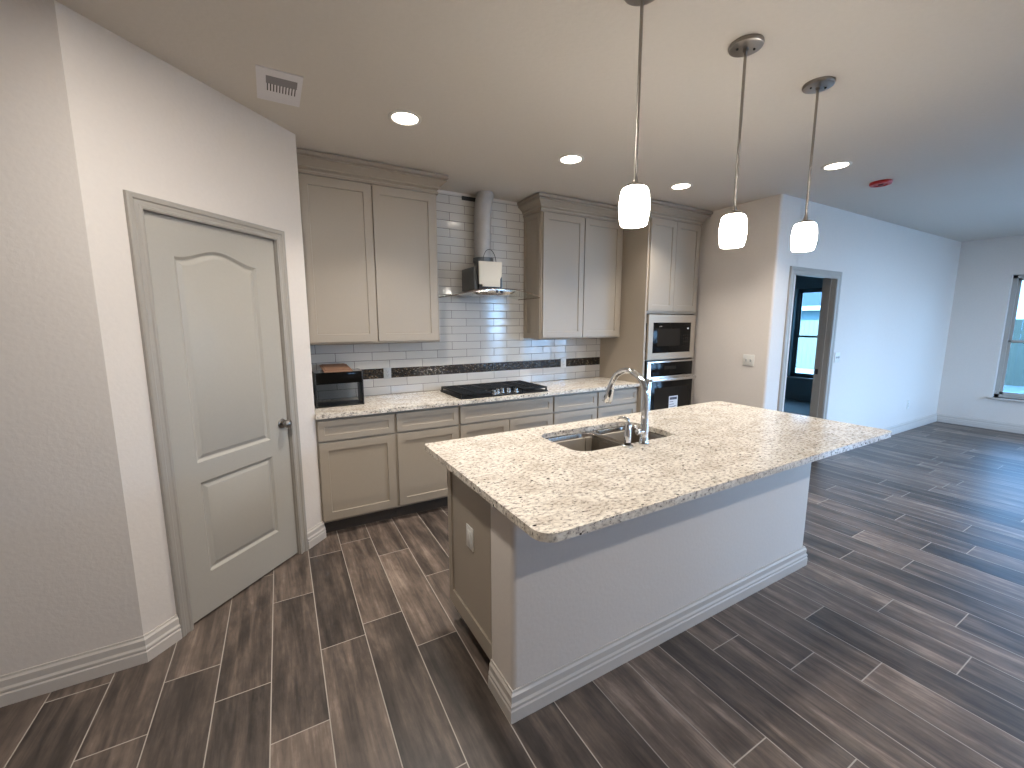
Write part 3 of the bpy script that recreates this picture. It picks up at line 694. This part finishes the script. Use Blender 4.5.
# ------------------------------------------------------------------ gas cooktop
cx0, cx1, cy0, cy1 = 1.050, 1.925, -0.585, -0.075
ck = thing('gas_cooktop', 'black five-burner gas cooktop set into the granite worktop', 'cooktop', ((cx0+cx1)/2, -0.33, 0.915))
mb = MB(); mb.plate(rrect(cx0, cx1, cy0, cy1, 0.012), [], lambda u, v, h: (u, v, h), 0.9155, 0.924); mb.build('base', M['iron'], ck)
def grate(x0, x1, y0, y1):
    mb = MB(); z0, z1 = 0.948, 0.962; b_ = 0.012
    for yy in (y0, y1-b_): mb.box(x0, x1, yy, yy+b_, z0, z1, 0.002)
    for xx in (x0, x1-b_): mb.box(xx, xx+b_, y0, y1, z0, z1, 0.002)
    xm = (x0+x1)/2; mb.box(xm-b_/2, xm+b_/2, y0, y1, z0, z1, 0.002)
    for f in (0.12, 0.25, 0.37, 0.5, 0.63, 0.75, 0.88):
        yy = y0+(y1-y0)*f; mb.box(x0, x1, yy-b_/2, yy+b_/2, z0, z1, 0.002)
    for xx in (x0, x1-b_):
        for yy in (y0, y1-b_): mb.box(xx, xx+b_, yy, yy+b_, 0.9235, z0+0.002)
    return mb
for x0, x1, y0 in ((cx0+0.01, 1.345, cy0+0.012), (1.351, 1.640, cy0+0.17), (1.646, cx1-0.01, cy0+0.012)):
    grate(x0, x1, y0, cy1-0.012).build('grate', M['iron'], ck)
for bx, by, br in ((1.20, -0.46, 0.036), (1.20, -0.20, 0.046), (1.505, -0.25, 0.058), (1.81, -0.20, 0.046), (1.81, -0.46, 0.036)):
    mb = MB(); mb.lathe([(br+0.012, 0.9235), (br+0.010, 0.930), (br, 0.931), (br, 0.940), (br-0.006, 0.944)], (bx, by, 0), 24); mb.build('burner', M['iron'], ck)
for i in range(5):
    mb = MB(); c_ = (1.385+i*0.057, (-0.52, -0.485, -0.465, -0.485, -0.52)[i], 0)
    mb.lathe([(0.024, 0.9235), (0.023, 0.933), (0.020, 0.935), (0.019, 0.955), (0.014, 0.958)], c_, 20)
    mb.box(c_[0]-0.0035, c_[0]+0.0035, c_[1]-0.019, c_[1]+0.019, 0.955, 0.963, 0.001)
    mb.build('knob', M['steel'], ck)

# ------------------------------------------------------------------ range hood
hd = thing('range_hood', 'curved glass range hood with an unfinished duct on the tiled wall', 'range hood', (1.5, 0, 1.78))
GX0, GX1, GD = 1.075, 1.925, 0.475
mb = MB(); loops = []
for k in range(25):
    s_ = k/24; x_ = GX0+(GX1-GX0)*s_; z_ = 1.773+0.066*(1-(2*s_-1)**2); yf = -(GD-0.05*(2*s_-1)**4)
    loops.append([Vector((x_, -0.001, z_)), Vector((x_, yf, z_)), Vector((x_, yf, z_+0.007)), Vector((x_, -0.001, z_+0.007))])
mb.loft(loops); glass = mb.build('glass_canopy', M['hoodglass'], hd)
# dark painted rim along the glass edge
mb = MB()
pts = [Vector((GX0, -0.03, 1.7765))]+[Vector((GX0+(GX1-GX0)*k/24, -(GD-0.05*(2*k/24-1)**4)-0.001, 1.7765+0.066*(1-(2*k/24-1)**2))) for k in range(25)]+[Vector((GX1, -0.03, 1.7765))]
mb.tube(pts, 0.0030, 6); mb.build('glass_rim', plain('brown_glass_edge', (0.14, 0.09, 0.065, 1), 0.2), glass)
mb = MB(); loops = []
n = 24
for k in range(n+1):
    s_ = k/n; x_ = 1.225+(1.668-1.225)*s_; e_ = 1-(2*s_-1)**2
    zt = 1.7725+0.066*(1-((x_-1.5)/0.425)**2)-0.001
    th = 0.004+0.046*e_**0.6
    loops.append([Vector((x_, -0.02, zt)), Vector((x_, -0.02, zt-th)), Vector((x_, -0.40-0.05*e_, zt-th)), Vector((x_, -0.42-0.05*e_, zt-th*0.4)), Vector((x_, -0.42-0.05*e_, zt))])
mb.loft(loops); body = mb.build('steel_body', M['steel'], hd)
for x_ in (1.452, 1.497):
    mb = MB(); mb.lathe([(0.011, 0.0), (0.011, 0.008), (0.009, 0.010)], (x_, -0.467, 1.815), 18, axis='y'); mb.build('control_button', M['black'], body)
for x_ in (1.33, 1.60):
    mb = MB(); mb.lathe([(0.028, 1.786), (0.028, 1.790)], (x_, -0.36, 0), 20); mb.build('hood_lamp', M['sticker'], body)
mb = MB(); mb.box(1.322, 1.602, -0.285, -0.002, 1.842, 2.040, 0.003); mb.build('motor_box', M['greymetal'], hd)
mb = MB(); mb.box(1.350, 1.575, -0.318, -0.2855, 1.845, 2.00, 0.002); mb.box(1.355, 1.41, -0.31, -0.2855, 2.0, 2.065); mb.build('fan_housing', plain('dark_fan_housing', (0.05, 0.05, 0.05, 1), 0.5, 0.5), hd)
mb = MB(); mb.lathe([(0.083, 2.036), (0.083, 2.098), (0.093, 2.102), (0.093, 2.140), (0.080, 2.144)], (1.487, -0.125, 0), 32); mb.build('duct_collar', M['greymetal'], hd)
mb = MB(); mb.tube([(1.487, -0.125, 2.110), (1.487, -0.122, 2.30), (1.491, -0.115, 2.50), (1.505, -0.105, 2.62), (1.532, -0.098, 2.7305)], [0.078, 0.078, 0.078, 0.080, 0.081], 32); mb.build('duct_pipe', M['galv'], hd)
mb = MB(); pts = []
for k in range(17):
    a = PI*k/16; pts.append((1.475-0.066*math.cos(a), -0.285, 2.085+0.122*math.sin(a)-0.02*k/16))
mb.tube(pts, 0.003, 8); mb.build('power_cable', M['cableblack'], hd)
mb = MB()
poly = [(1.340, 1.884), (1.372, 1.884), (1.372, 1.866), (1.546, 1.866), (1.546, 1.936), (1.562, 1.962), (1.562, 2.083), (1.335, 2.080), (1.335, 1.884)][:-1]
mb.plate(poly, [], lambda u, v, h: (u, -0.335+h-0.03*(v-1.866), v), 0, -0.014)
tag(mb.build('foam_card', M['card'], smooth=False), 'cream foam packing card leaning on the front of the range hood', 'packing')

# ------------------------------------------------------------------ black box with cardboard
bx = thing('open_box_shell', 'black open box shell standing at the left end of the granite worktop', 'box', (0.145, -0.22, 0.915))
x0, x1, y0, y1, z0, z1 = -0.028, 0.316, -0.385, -0.17, 0.9155, 1.180
mb = MB(); mb.box(x0, x0+0.010, y0, y1, z0, z1, 0.001); mb.build('side_panel', M['black'], bx)
mb = MB(); mb.box(x1-0.010, x1, y0, y1, z0, z1, 0.001); mb.build('side_panel', M['black'], bx)
mb = MB(); mb.box(x0+0.010, x1-0.010, y0, y0+0.008, z1-0.088, z1, 0.001); mb.build('front_header', M['blackglass'], bx)
mb = MB(); mb.box(x0+0.010, x1-0.010, y0+0.008, y1, z1-0.010, z1-0.0005); mb.build('top_panel', M['steel'], bx)
mb = MB(); mb.box(x0+0.010, x1-0.010, y0+0.012, y1, z0, z0+0.006); mb.build('bottom_panel', M['black'], bx)
mb = MB(); mb.box(x0+0.010, x1-0.010, y0+0.001, y0+0.004, z0+0.006, z1-0.088)
M['smoke'] = pane('smoked_glass', (0.80, 0.81, 0.81, 1), 0.25); mb.build('front_pane', M['smoke'], bx, smooth=False)
mb = MB(); mt = Matrix.Translation((0.145, -0.40, 1.1795)) @ Matrix.Rotation(R_(4), 4, 'X')
mb.box(-0.105, 0.100, 0.0, 0.34, 0.0012, 0.0072, 0.001, mat=mt); mb.box(-0.09, 0.085, 0.05, 0.345, 0.0072, 0.0112, 0.001, mat=mt)
tag(mb.build('cardboard_sheet', M['cardboard'], smooth=False), 'brown cardboard lying on top of the black box', 'cardboard')

# ------------------------------------------------------------------ island
IX0, IX1, IY0, IY1 = 0.375, 2.85, -2.80, -1.675
KX0, KX1, KY0, KY1 = 0.437, 2.590, -2.510, -2.330
mb = MB(); pr_ = rrect(KX0, KX1, KY0, KY1, (0.022, 0.022, 0.001, 0.001), 6)
mb.prism(pr_, lambda x, y: Vector((x, y, 0)), lambda x, y: Vector((x, y, 0.884)))
struct(mb.build('wall_island', M['wall'], angle=25), 'white knee wall on the seating side of the kitchen island', 'wall')
baseboard('baseboard_island', [(KX0, KY1+0.0), (KX0, KY0), (KX1, KY0), (KX1, KY1)], 'white ribbed baseboard around the foot of the island')
ic = thing('island_cabinet', 'greige island cabinet with a recessed end panel below the granite top', 'cabinet', (1.5, -2.1, 0))
CY1 = -1.845
mb = MB()
mb.box(KX0+0.021, 2.585, KY1+0.001, CY1-0.021, 0.105, 0.123); mb.box(KX0+0.021, 2.585, KY1+0.001, KY1+0.012, 0.123, 0.884)
mb.box(KX0+0.021, KX0+0.039, KY1+0.012, CY1-0.021, 0.123, 0.884); mb.box(2.567, 2.585, KY1+0.012, CY1-0.021, 0.123, 0.884)
for x_ in (0.93, 1.74): mb.box(x_, x_+0.018, KY1+0.012, CY1-0.021, 0.123, 0.884)
mb.build('carcass', M['cab'], ic, smooth=False)
mb = MB()   # end panel facing the pantry: stile, rails and a recessed field
mb.plate([(KY1+0.001, 0.106), (CY1, 0.106), (CY1, 0.884), (KY1+0.001, 0.884)], [[(KY1+0.004, 0.185), (CY1-0.045, 0.185), (CY1-0.045, 0.86), (KY1+0.004, 0.86)]], lambda u, v, h: (KX0+h, u, v), 0.0, 0.0205)
mb.build('end_panel_frame', M['cab'], ic, angle=30)
mb = MB(); mb.box(KX0+0.009, KX0+0.0205, KY1+0.004, CY1-0.045, 0.185, 0.86); mb.build('end_panel', M['cab'], ic, smooth=False)
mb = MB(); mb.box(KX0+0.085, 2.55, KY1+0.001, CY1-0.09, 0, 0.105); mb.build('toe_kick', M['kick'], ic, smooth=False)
n_ = 5; xs = [KX0+0.022+(2.585-KX0-0.022)*k/n_ for k in range(n_+1)]
for a, b_ in zip(xs, xs[1:]):
    mb = MB()
    f_ = lambda u, v, h: (u, CY1-h, v)
    mb.plate([(a+0.005, 0.126), (b_-0.005, 0.126), (b_-0.005, 0.862), (a+0.005, 0.862)], [[(a+0.063, 0.184), (b_-0.063, 0.184), (b_-0.063, 0.804), (a+0.063, 0.804)]], f_, 0.02, 0)
    mb.box(a+0.06, b_-0.06, CY1-0.019, CY1-0.009, 0.18, 0.81); mb.build('door', M['cab'], ic, angle=30)
outlet('wall_outlet', (KX0+0.009, -2.106, 0.572), (-1, 0, 0), (0, -1, 0), 'white outlet on the end panel of the island', 0.074, 0.108, kind='decor')
SX0, SX1, SY0, SY1 = 0.985, 1.695, -2.215, -1.815
mb = MB(); mb.plate(rrect(IX0, IX1, IY0, IY1, (0.065, 0.05, 0.05, 0.015), 8), [rrect(SX0, SX1, SY0, SY1, 0.085, 8)[::-1]], lambda u, v, h: (u, v, h), 0.885, 0.915)
tag(mb.build('island_countertop', M['granite'], angle=30), 'speckled cream granite top of the kitchen island', 'worktop')
sk = thing('kitchen_sink', 'stainless double bowl sink set under the island granite', 'sink', (1.34, -2.015, 0.70))
b1 = (SX0-0.004, 1.368, SY0-0.004, SY1+0.004); b2 = (1.392, SX1+0.004, SY0-0.004, SY1+0.004)
mb = MB(); mb.plate(rrect(SX0-0.02, SX1+0.02, SY0-0.02, SY1+0.02, 0.09, 8), [rrect(*b1, 0.075, 8)[::-1], rrect(*b2, 0.075, 8)[::-1]], lambda u, v, h: (u, v, h), 0.8815, 0.8845)
mb.build('rim', M['sink'], sk, angle=30)
for b_ in (b1, b2):
    mb = MB(); loops = []
    for ins, z in ((0, 0.8835), (0.003, 0.876), (0.008, 0.76), (0.016, 0.725), (0.035, 0.709), (0.075, 0.705)):
        loops.append([Vector((x_, y_, z)) for x_, y_ in rrect(b_[0]+ins, b_[1]-ins, b_[2]+ins, b_[3]-ins, max(0.075-ins*0.5, 0.02), 8)])
    mb.loft(loops, True, False, True); bo = mb.build('bowl', M['sink'], sk, angle=50)
    sm = bo.modifiers.new('sheet', 'SOLIDIFY'); sm.thickness = 0.0015; sm.offset = 1
    mb = MB(); mb.lathe([(0.055, 0.7055), (0.055, 0.708), (0.040, 0.708), (0.036, 0.7065), (0.010, 0.7065)], ((b_[0]+b_[1])/2, -1.98, 0), 28); mb.build('drain', M['steel'], bo)
# faucet
fx, fy = 1.378, -2.252
fc = thing('kitchen_faucet', 'chrome gooseneck pull-down faucet beside the island sink', 'faucet', (fx, fy, 0.915))
mb = MB(); mb.lathe([(0.027, 0.9152), (0.027, 0.920), (0.0240, 0.924), (0.0220, 0.96), (0.0212, 1.015), (0.0190, 1.022), (0.0180, 1.06), (0.0170, 1.14)], (fx, fy, 0), 28); mb.build('body', M['chrome'], fc)
pts = [(fx, fy, 1.12), (fx, fy, 1.15)]
for k in range(0, 21):
    a = R_(180-k*160/20); pts.append((fx-0.008*k/20, fy+0.125+0.125*math.cos(a), 1.165+0.125*math.sin(a)))
mb = MB(); mb.tube(pts, [0.0172]*2+[0.0168-0.0018*k/20 for k in range(21)], 18); mb.build('neck', M['chrome'], fc)
e1 = Vector(pts[-1]); dv = (Vector(pts[-1])-Vector(pts[-2])).normalized(); dv = Vector((dv.x-0.02, dv.y*0.6, dv.z)).normalized()
mb = MB(); mb.tube([e1-dv*0.004, e1+dv*0.02, e1+dv*0.05, e1+dv*0.095, e1+dv*0.115], [0.0150, 0.0180, 0.0215, 0.0265, 0.0255], 20); sh = mb.build('spray_head', M['chrome'], fc)
mb = MB(); mb.tube([e1+dv*0.1145, e1+dv*0.118], [0.0185, 0.0175], 20); mb.build('spray_face', M['black'], sh)
ex = Vector((-0.55, -0.83, 0)).normalized()
bq = e1+dv*0.058+ex*0.0205; mb = MB(); mb.tube([bq-dv*0.022, bq, bq+dv*0.022], [0.006, 0.009, 0.007], 10); mb.build('spray_button', M['black'], sh)
mb = MB(); mb.tube([(fx-0.012, fy, 0.985), (fx-0.034, fy, 0.985), (fx-0.050, fy, 0.985), (fx-0.053, fy, 0.985)], [0.0155, 0.0165, 0.0160, 0.010], 20)
mb.tube([(fx-0.044, fy, 0.992), (fx-0.058, fy-0.002, 1.008), (fx-0.074, fy-0.006, 1.020)], [0.006, 0.0055, 0.0065], 12); mb.build('lever', M['chrome'], fc)
# soap dispenser
sx_, sy_ = 1.272, -2.243
sd = thing('soap_dispenser', 'small chrome soap dispenser left of the faucet on the island', 'soap dispenser', (sx_, sy_, 0.915))
mb = MB(); mb.lathe([(0.029, 0.9152), (0.029, 0.921), (0.024, 0.926), (0.012, 0.927)], (sx_, sy_, 0), 26); mb.build('flange', M['chrome'], sd)
mb = MB(); mb.lathe([(0.0175, 0.9262), (0.0175, 0.938)], (sx_, sy_, 0), 22); mb.build('collar', M['black'], sd)
mb = MB(); mb.lathe([(0.0165, 0.9375), (0.0165, 1.028), (0.011, 1.036), (0.007, 1.044)], (sx_, sy_, 0), 22); mb.build('stem', M['chrome'], sd)
mb = MB(); mb.tube([(sx_, sy_, 1.040), (sx_-0.001, sy_+0.003, 1.056), (sx_-0.008, sy_+0.020, 1.063), (sx_-0.014, sy_+0.046, 1.060), (sx_-0.016, sy_+0.056, 1.052)], [0.0075, 0.0085, 0.007, 0.0055, 0.005], 12); mb.build('nozzle', M['chrome'], sd)

# ------------------------------------------------------------------ pendants
PY = -2.533
def pendant(PX, ST, label):
    pd = thing('pendant_light', label, 'pendant lamp', (PX, PY, H), 'pendant lamps over the island')
    mb = MB(); mb.lathe([(0.068, H-0.0005), (0.069, H-0.010), (0.066, H-0.016), (0.060, H-0.018), (0.012, H-0.019)], (PX, PY, 0), 36); cp = mb.build('ceiling_plate', M['nickel'], pd)
    for s_ in (-1, 1):
        mb = MB(); mb.lathe([(0.0048, H-0.0175), (0.0048, H-0.0225), (0.003, H-0.024)], (PX+s_*0.030, PY-s_*0.019, 0), 12); mb.build('screw', M['black'], cp)
    mb = MB(); mb.tube([(PX, PY, H-0.018), (PX, PY, H-0.033)], 0.011, 14); mb.tube([(PX, PY, H-0.03), (PX, PY, ST+0.035)], 0.0062, 14); mb.build('rod', M['nickel'], pd)
    mb = MB(); mb.lathe([(0.007, ST+0.040), (0.010, ST+0.026), (0.012, ST+0.014), (0.028, ST+0.009), (0.036, ST-0.001), (0.030, ST-0.004)], (PX, PY, 0), 28); mb.build('socket_cap', M['nickel'], pd)
    prof = [(0.020, ST-0.003), (0.044, ST-0.005), (0.050, ST-0.014), (0.0545, ST-0.035), (0.0575, ST-0.062), (0.0575, ST-0.085), (0.0545, ST-0.112), (0.049, ST-0.138), (0.046, ST-0.141), (0.042, ST-0.138), (0.042, ST-0.128)]
    mb = MB(); mb.lathe(prof, (PX, PY, 0), 36, True, True); mb.build('glass_shade', M['shade'], pd)
pendant(0.962, 2.056, 'leftmost and nearest pendant lamp over the island')
pendant(1.584, 2.030, 'middle pendant lamp over the island')
pendant(2.194, 2.062, 'farthest pendant lamp over the island, right of the other two')

# ------------------------------------------------------------------ recessed lamps, vent, alarm base
def downlight(x_, y_, src=None, label=''):
    if src: c_ = tree_copy(src); c_.location = (x_, y_, H); c_['label'] = label; return c_
    d_ = thing('recessed_light', label, 'ceiling lamp', (x_, y_, H), 'recessed ceiling lamps')
    mb = MB(); mb.lathe([(0.096, H-0.0004), (0.096, H-0.003), (0.090, H-0.006), (0.078, H-0.007), (0.074, H-0.004), (0.070, H-0.0004)], (x_, y_, 0), 36, False, False); mb.build('trim_ring', M['plastic'], d_)
    mb = MB(); mb.lathe([(0.073, H-0.0035), (0.050, H-0.0015), (0.010, H-0.0012)], (x_, y_, 0), 32); mb.build('lens', M['lens'], d_)
    l = bpy.data.lights.new('lamp', 'AREA'); l.shape = 'DISK'; l.size = 0.13; l.energy = DOWN; l.color = WARM; l.spread = R_(105)
    lo = bpy.data.objects.new('lamp', l); C.objects.link(lo); lo.parent = d_; lo.location = (0, 0, -0.010)
    return d_
d0 = downlight(0.49, -1.156, None, 'recessed ceiling lamp nearest the pantry, left of the hood')
downlight(1.717, -1.138, d0, 'recessed ceiling lamp in front of the range hood')
downlight(2.934, -1.123, d0, 'recessed ceiling lamp in front of the oven cabinet')
downlight(3.56, -2.034, d0, 'recessed ceiling lamp beside the red alarm base')
for x_, y_, lab in ((-0.30, -2.35, 'recessed ceiling lamp over the walkway beside the island'), (-2.4, -5.3, 'added fill lamp at the near left of the room, out of view'), (1.6, -4.6, 'recessed ceiling lamp behind the island seats'),
                    (4.6, -4.6, 'added fill lamp over the living area, out of view'), (6.9, -4.2, 'added fill lamp near the far windows, out of view'), (6.9, -5.5, 'added fill lamp near the rear windows, out of view')):
    q_ = downlight(x_, y_, d0, lab)
    for ch in q_.children:      # brighter unseen lamps; those labelled fill are added for general light
        if ch.type == 'LIGHT': ch.data = ch.data.copy(); ch.data.energy = ROOM*{-0.30: 1.3, -2.4: 0.4, 1.6: 1.35}.get(x_, 1.0); ch.data.spread = R_(180)
ar = thing('alarm_base', 'red round alarm base on the ceiling near the beige wall corner', 'smoke alarm', (4.332, -2.035, H))
mb = MB(); mb.lathe([(0.075, H-0.0004), (0.078, H-0.012), (0.072, H-0.024), (0.050, H-0.027), (0.046, H-0.018), (0.010, H-0.017)], (4.332, -2.035, 0), 36); mb.build('cover', M['red'], ar)
mb = MB(); mb.lathe([(0.020, H-0.0165), (0.018, H-0.030), (0.010, H-0.032)], (4.332, -2.035, 0), 20); mb.build('plug', plain('dark_red_plastic', srgb(110, 20, 22), 0.4), ar)
vx0, vx1, vy0, vy1 = -0.255, -0.055, -1.325, -0.998
vt = thing('ceiling_vent', 'small white ceiling air vent near the pantry wall', 'vent', ((vx0+vx1)/2, (vy0+vy1)/2, H))
mb = MB(); a0, a1, c0, c1 = -0.214, -0.077, -1.262, -1.034
mb.plate([(vx0, vy0), (vx1, vy0), (vx1, vy1), (vx0, vy1)], [[(a0, c0), (a0, c1), (a1, c1), (a1, c0)]], lambda u, v, h: (u, v, h), H-0.0004, H-0.0045); mb.build('frame', M['vent'], vt)
mb = MB(); mb.box(a0, a1, c0, c1, H-0.0025, H-0.0008); mb.build('backing', M['slot'], vt, smooth=False)
mb = MB(); mb.box(a0, a1, c0, c0+0.077, H-0.004, H-0.0026); mb.build('damper', M['ventgrey'], vt, smooth=False)
mb = MB(); mb.box(a0, a1, c1-0.073, c1, H-0.004, H-0.0026)
for k in range(11):
    xx = a0+(a1-a0)*k/10; mb.box(max(a0, xx-0.0042), min(a1, xx+0.0042), c0+0.077, c1-0.073, H-0.0042, H-0.0026)
mb.build('louvres', M['vent'], vt, smooth=False)

# ------------------------------------------------------------------ outside
mb = MB(); mb.box(FX+0.16, 60, -40, 40, -0.30, -0.12); struct(mb.build('ground', M['ground'], smooth=False), 'pale ground outside the windows', 'ground')
mb = MB(); mb.box(-30, FX+0.16, -40, BACKY-0.2, -0.30, -0.12); struct(mb.build('ground_patio', M['ground'], smooth=False), 'pale ground behind the viewer', 'ground')
fn = thing('privacy_fence', 'pale wooden board fence seen through the windows', 'fence', (16.5, 0, -0.12))
mb = MB(); y_ = -14.0
while y_ < 14: mb.box(16.5, 16.52, y_, y_+0.145, -0.10, 1.63+random.uniform(-0.01, 0.01)); y_ += 0.15
mb.build('boards', M['fence'], fn, smooth=False)
mb = MB(); mb.box(16.52, 16.56, -14, 14, 0.25, 0.34); mb.box(16.52, 16.56, -14, 14, 1.25, 1.34); mb.build('rails', M['fence'], fn, smooth=False)
hs = thing('neighbour_house', 'pale house with a grey shingle roof beyond the fence', 'house', (24, 11, -0.12))
mb = MB(); mb.box(22.5, 32, 4.6, 18, -0.12, 2.35); mb.build('wall', M['housewall'], hs, smooth=False)
mb = MB(); mb.prism([(21.9, 2.30), (27.3, 5.6), (32.6, 2.30), (32.6, 2.2), (21.9, 2.2)], lambda x, z: Vector((x, 4.0, z)), lambda x, z: Vector((x, 18.6, z))); mb.build('roof', M['roofing'], hs, smooth=False)
mb = MB(); mb.box(21.86, 21.9, 4.0, 18.6, 2.12, 2.32); mb.build('fascia', M['plastic'], hs, smooth=False)
h2 = thing('neighbour_house', 'lower house with a pale eave far beyond the fence, right of the other house', 'house', (40, -8, -0.12))
mb = MB(); mb.box(40, 50, -26, -3.5, -0.12, 3.0); mb.build('wall', M['housewall'], h2, smooth=False)
mb = MB(); mb.prism([(39.3, 3.0), (45, 3.9), (50.7, 3.0), (50.7, 2.85), (39.3, 2.85)], lambda x, z: Vector((x, -26.5, z)), lambda x, z: Vector((x, -3.0, z))); mb.build('roof', M['roofing'], h2, smooth=False)
mb = MB(); mb.box(39.2, 39.3, -26.5, -3.0, 2.72, 3.05); mb.build('fascia', M['plastic'], h2, smooth=False)
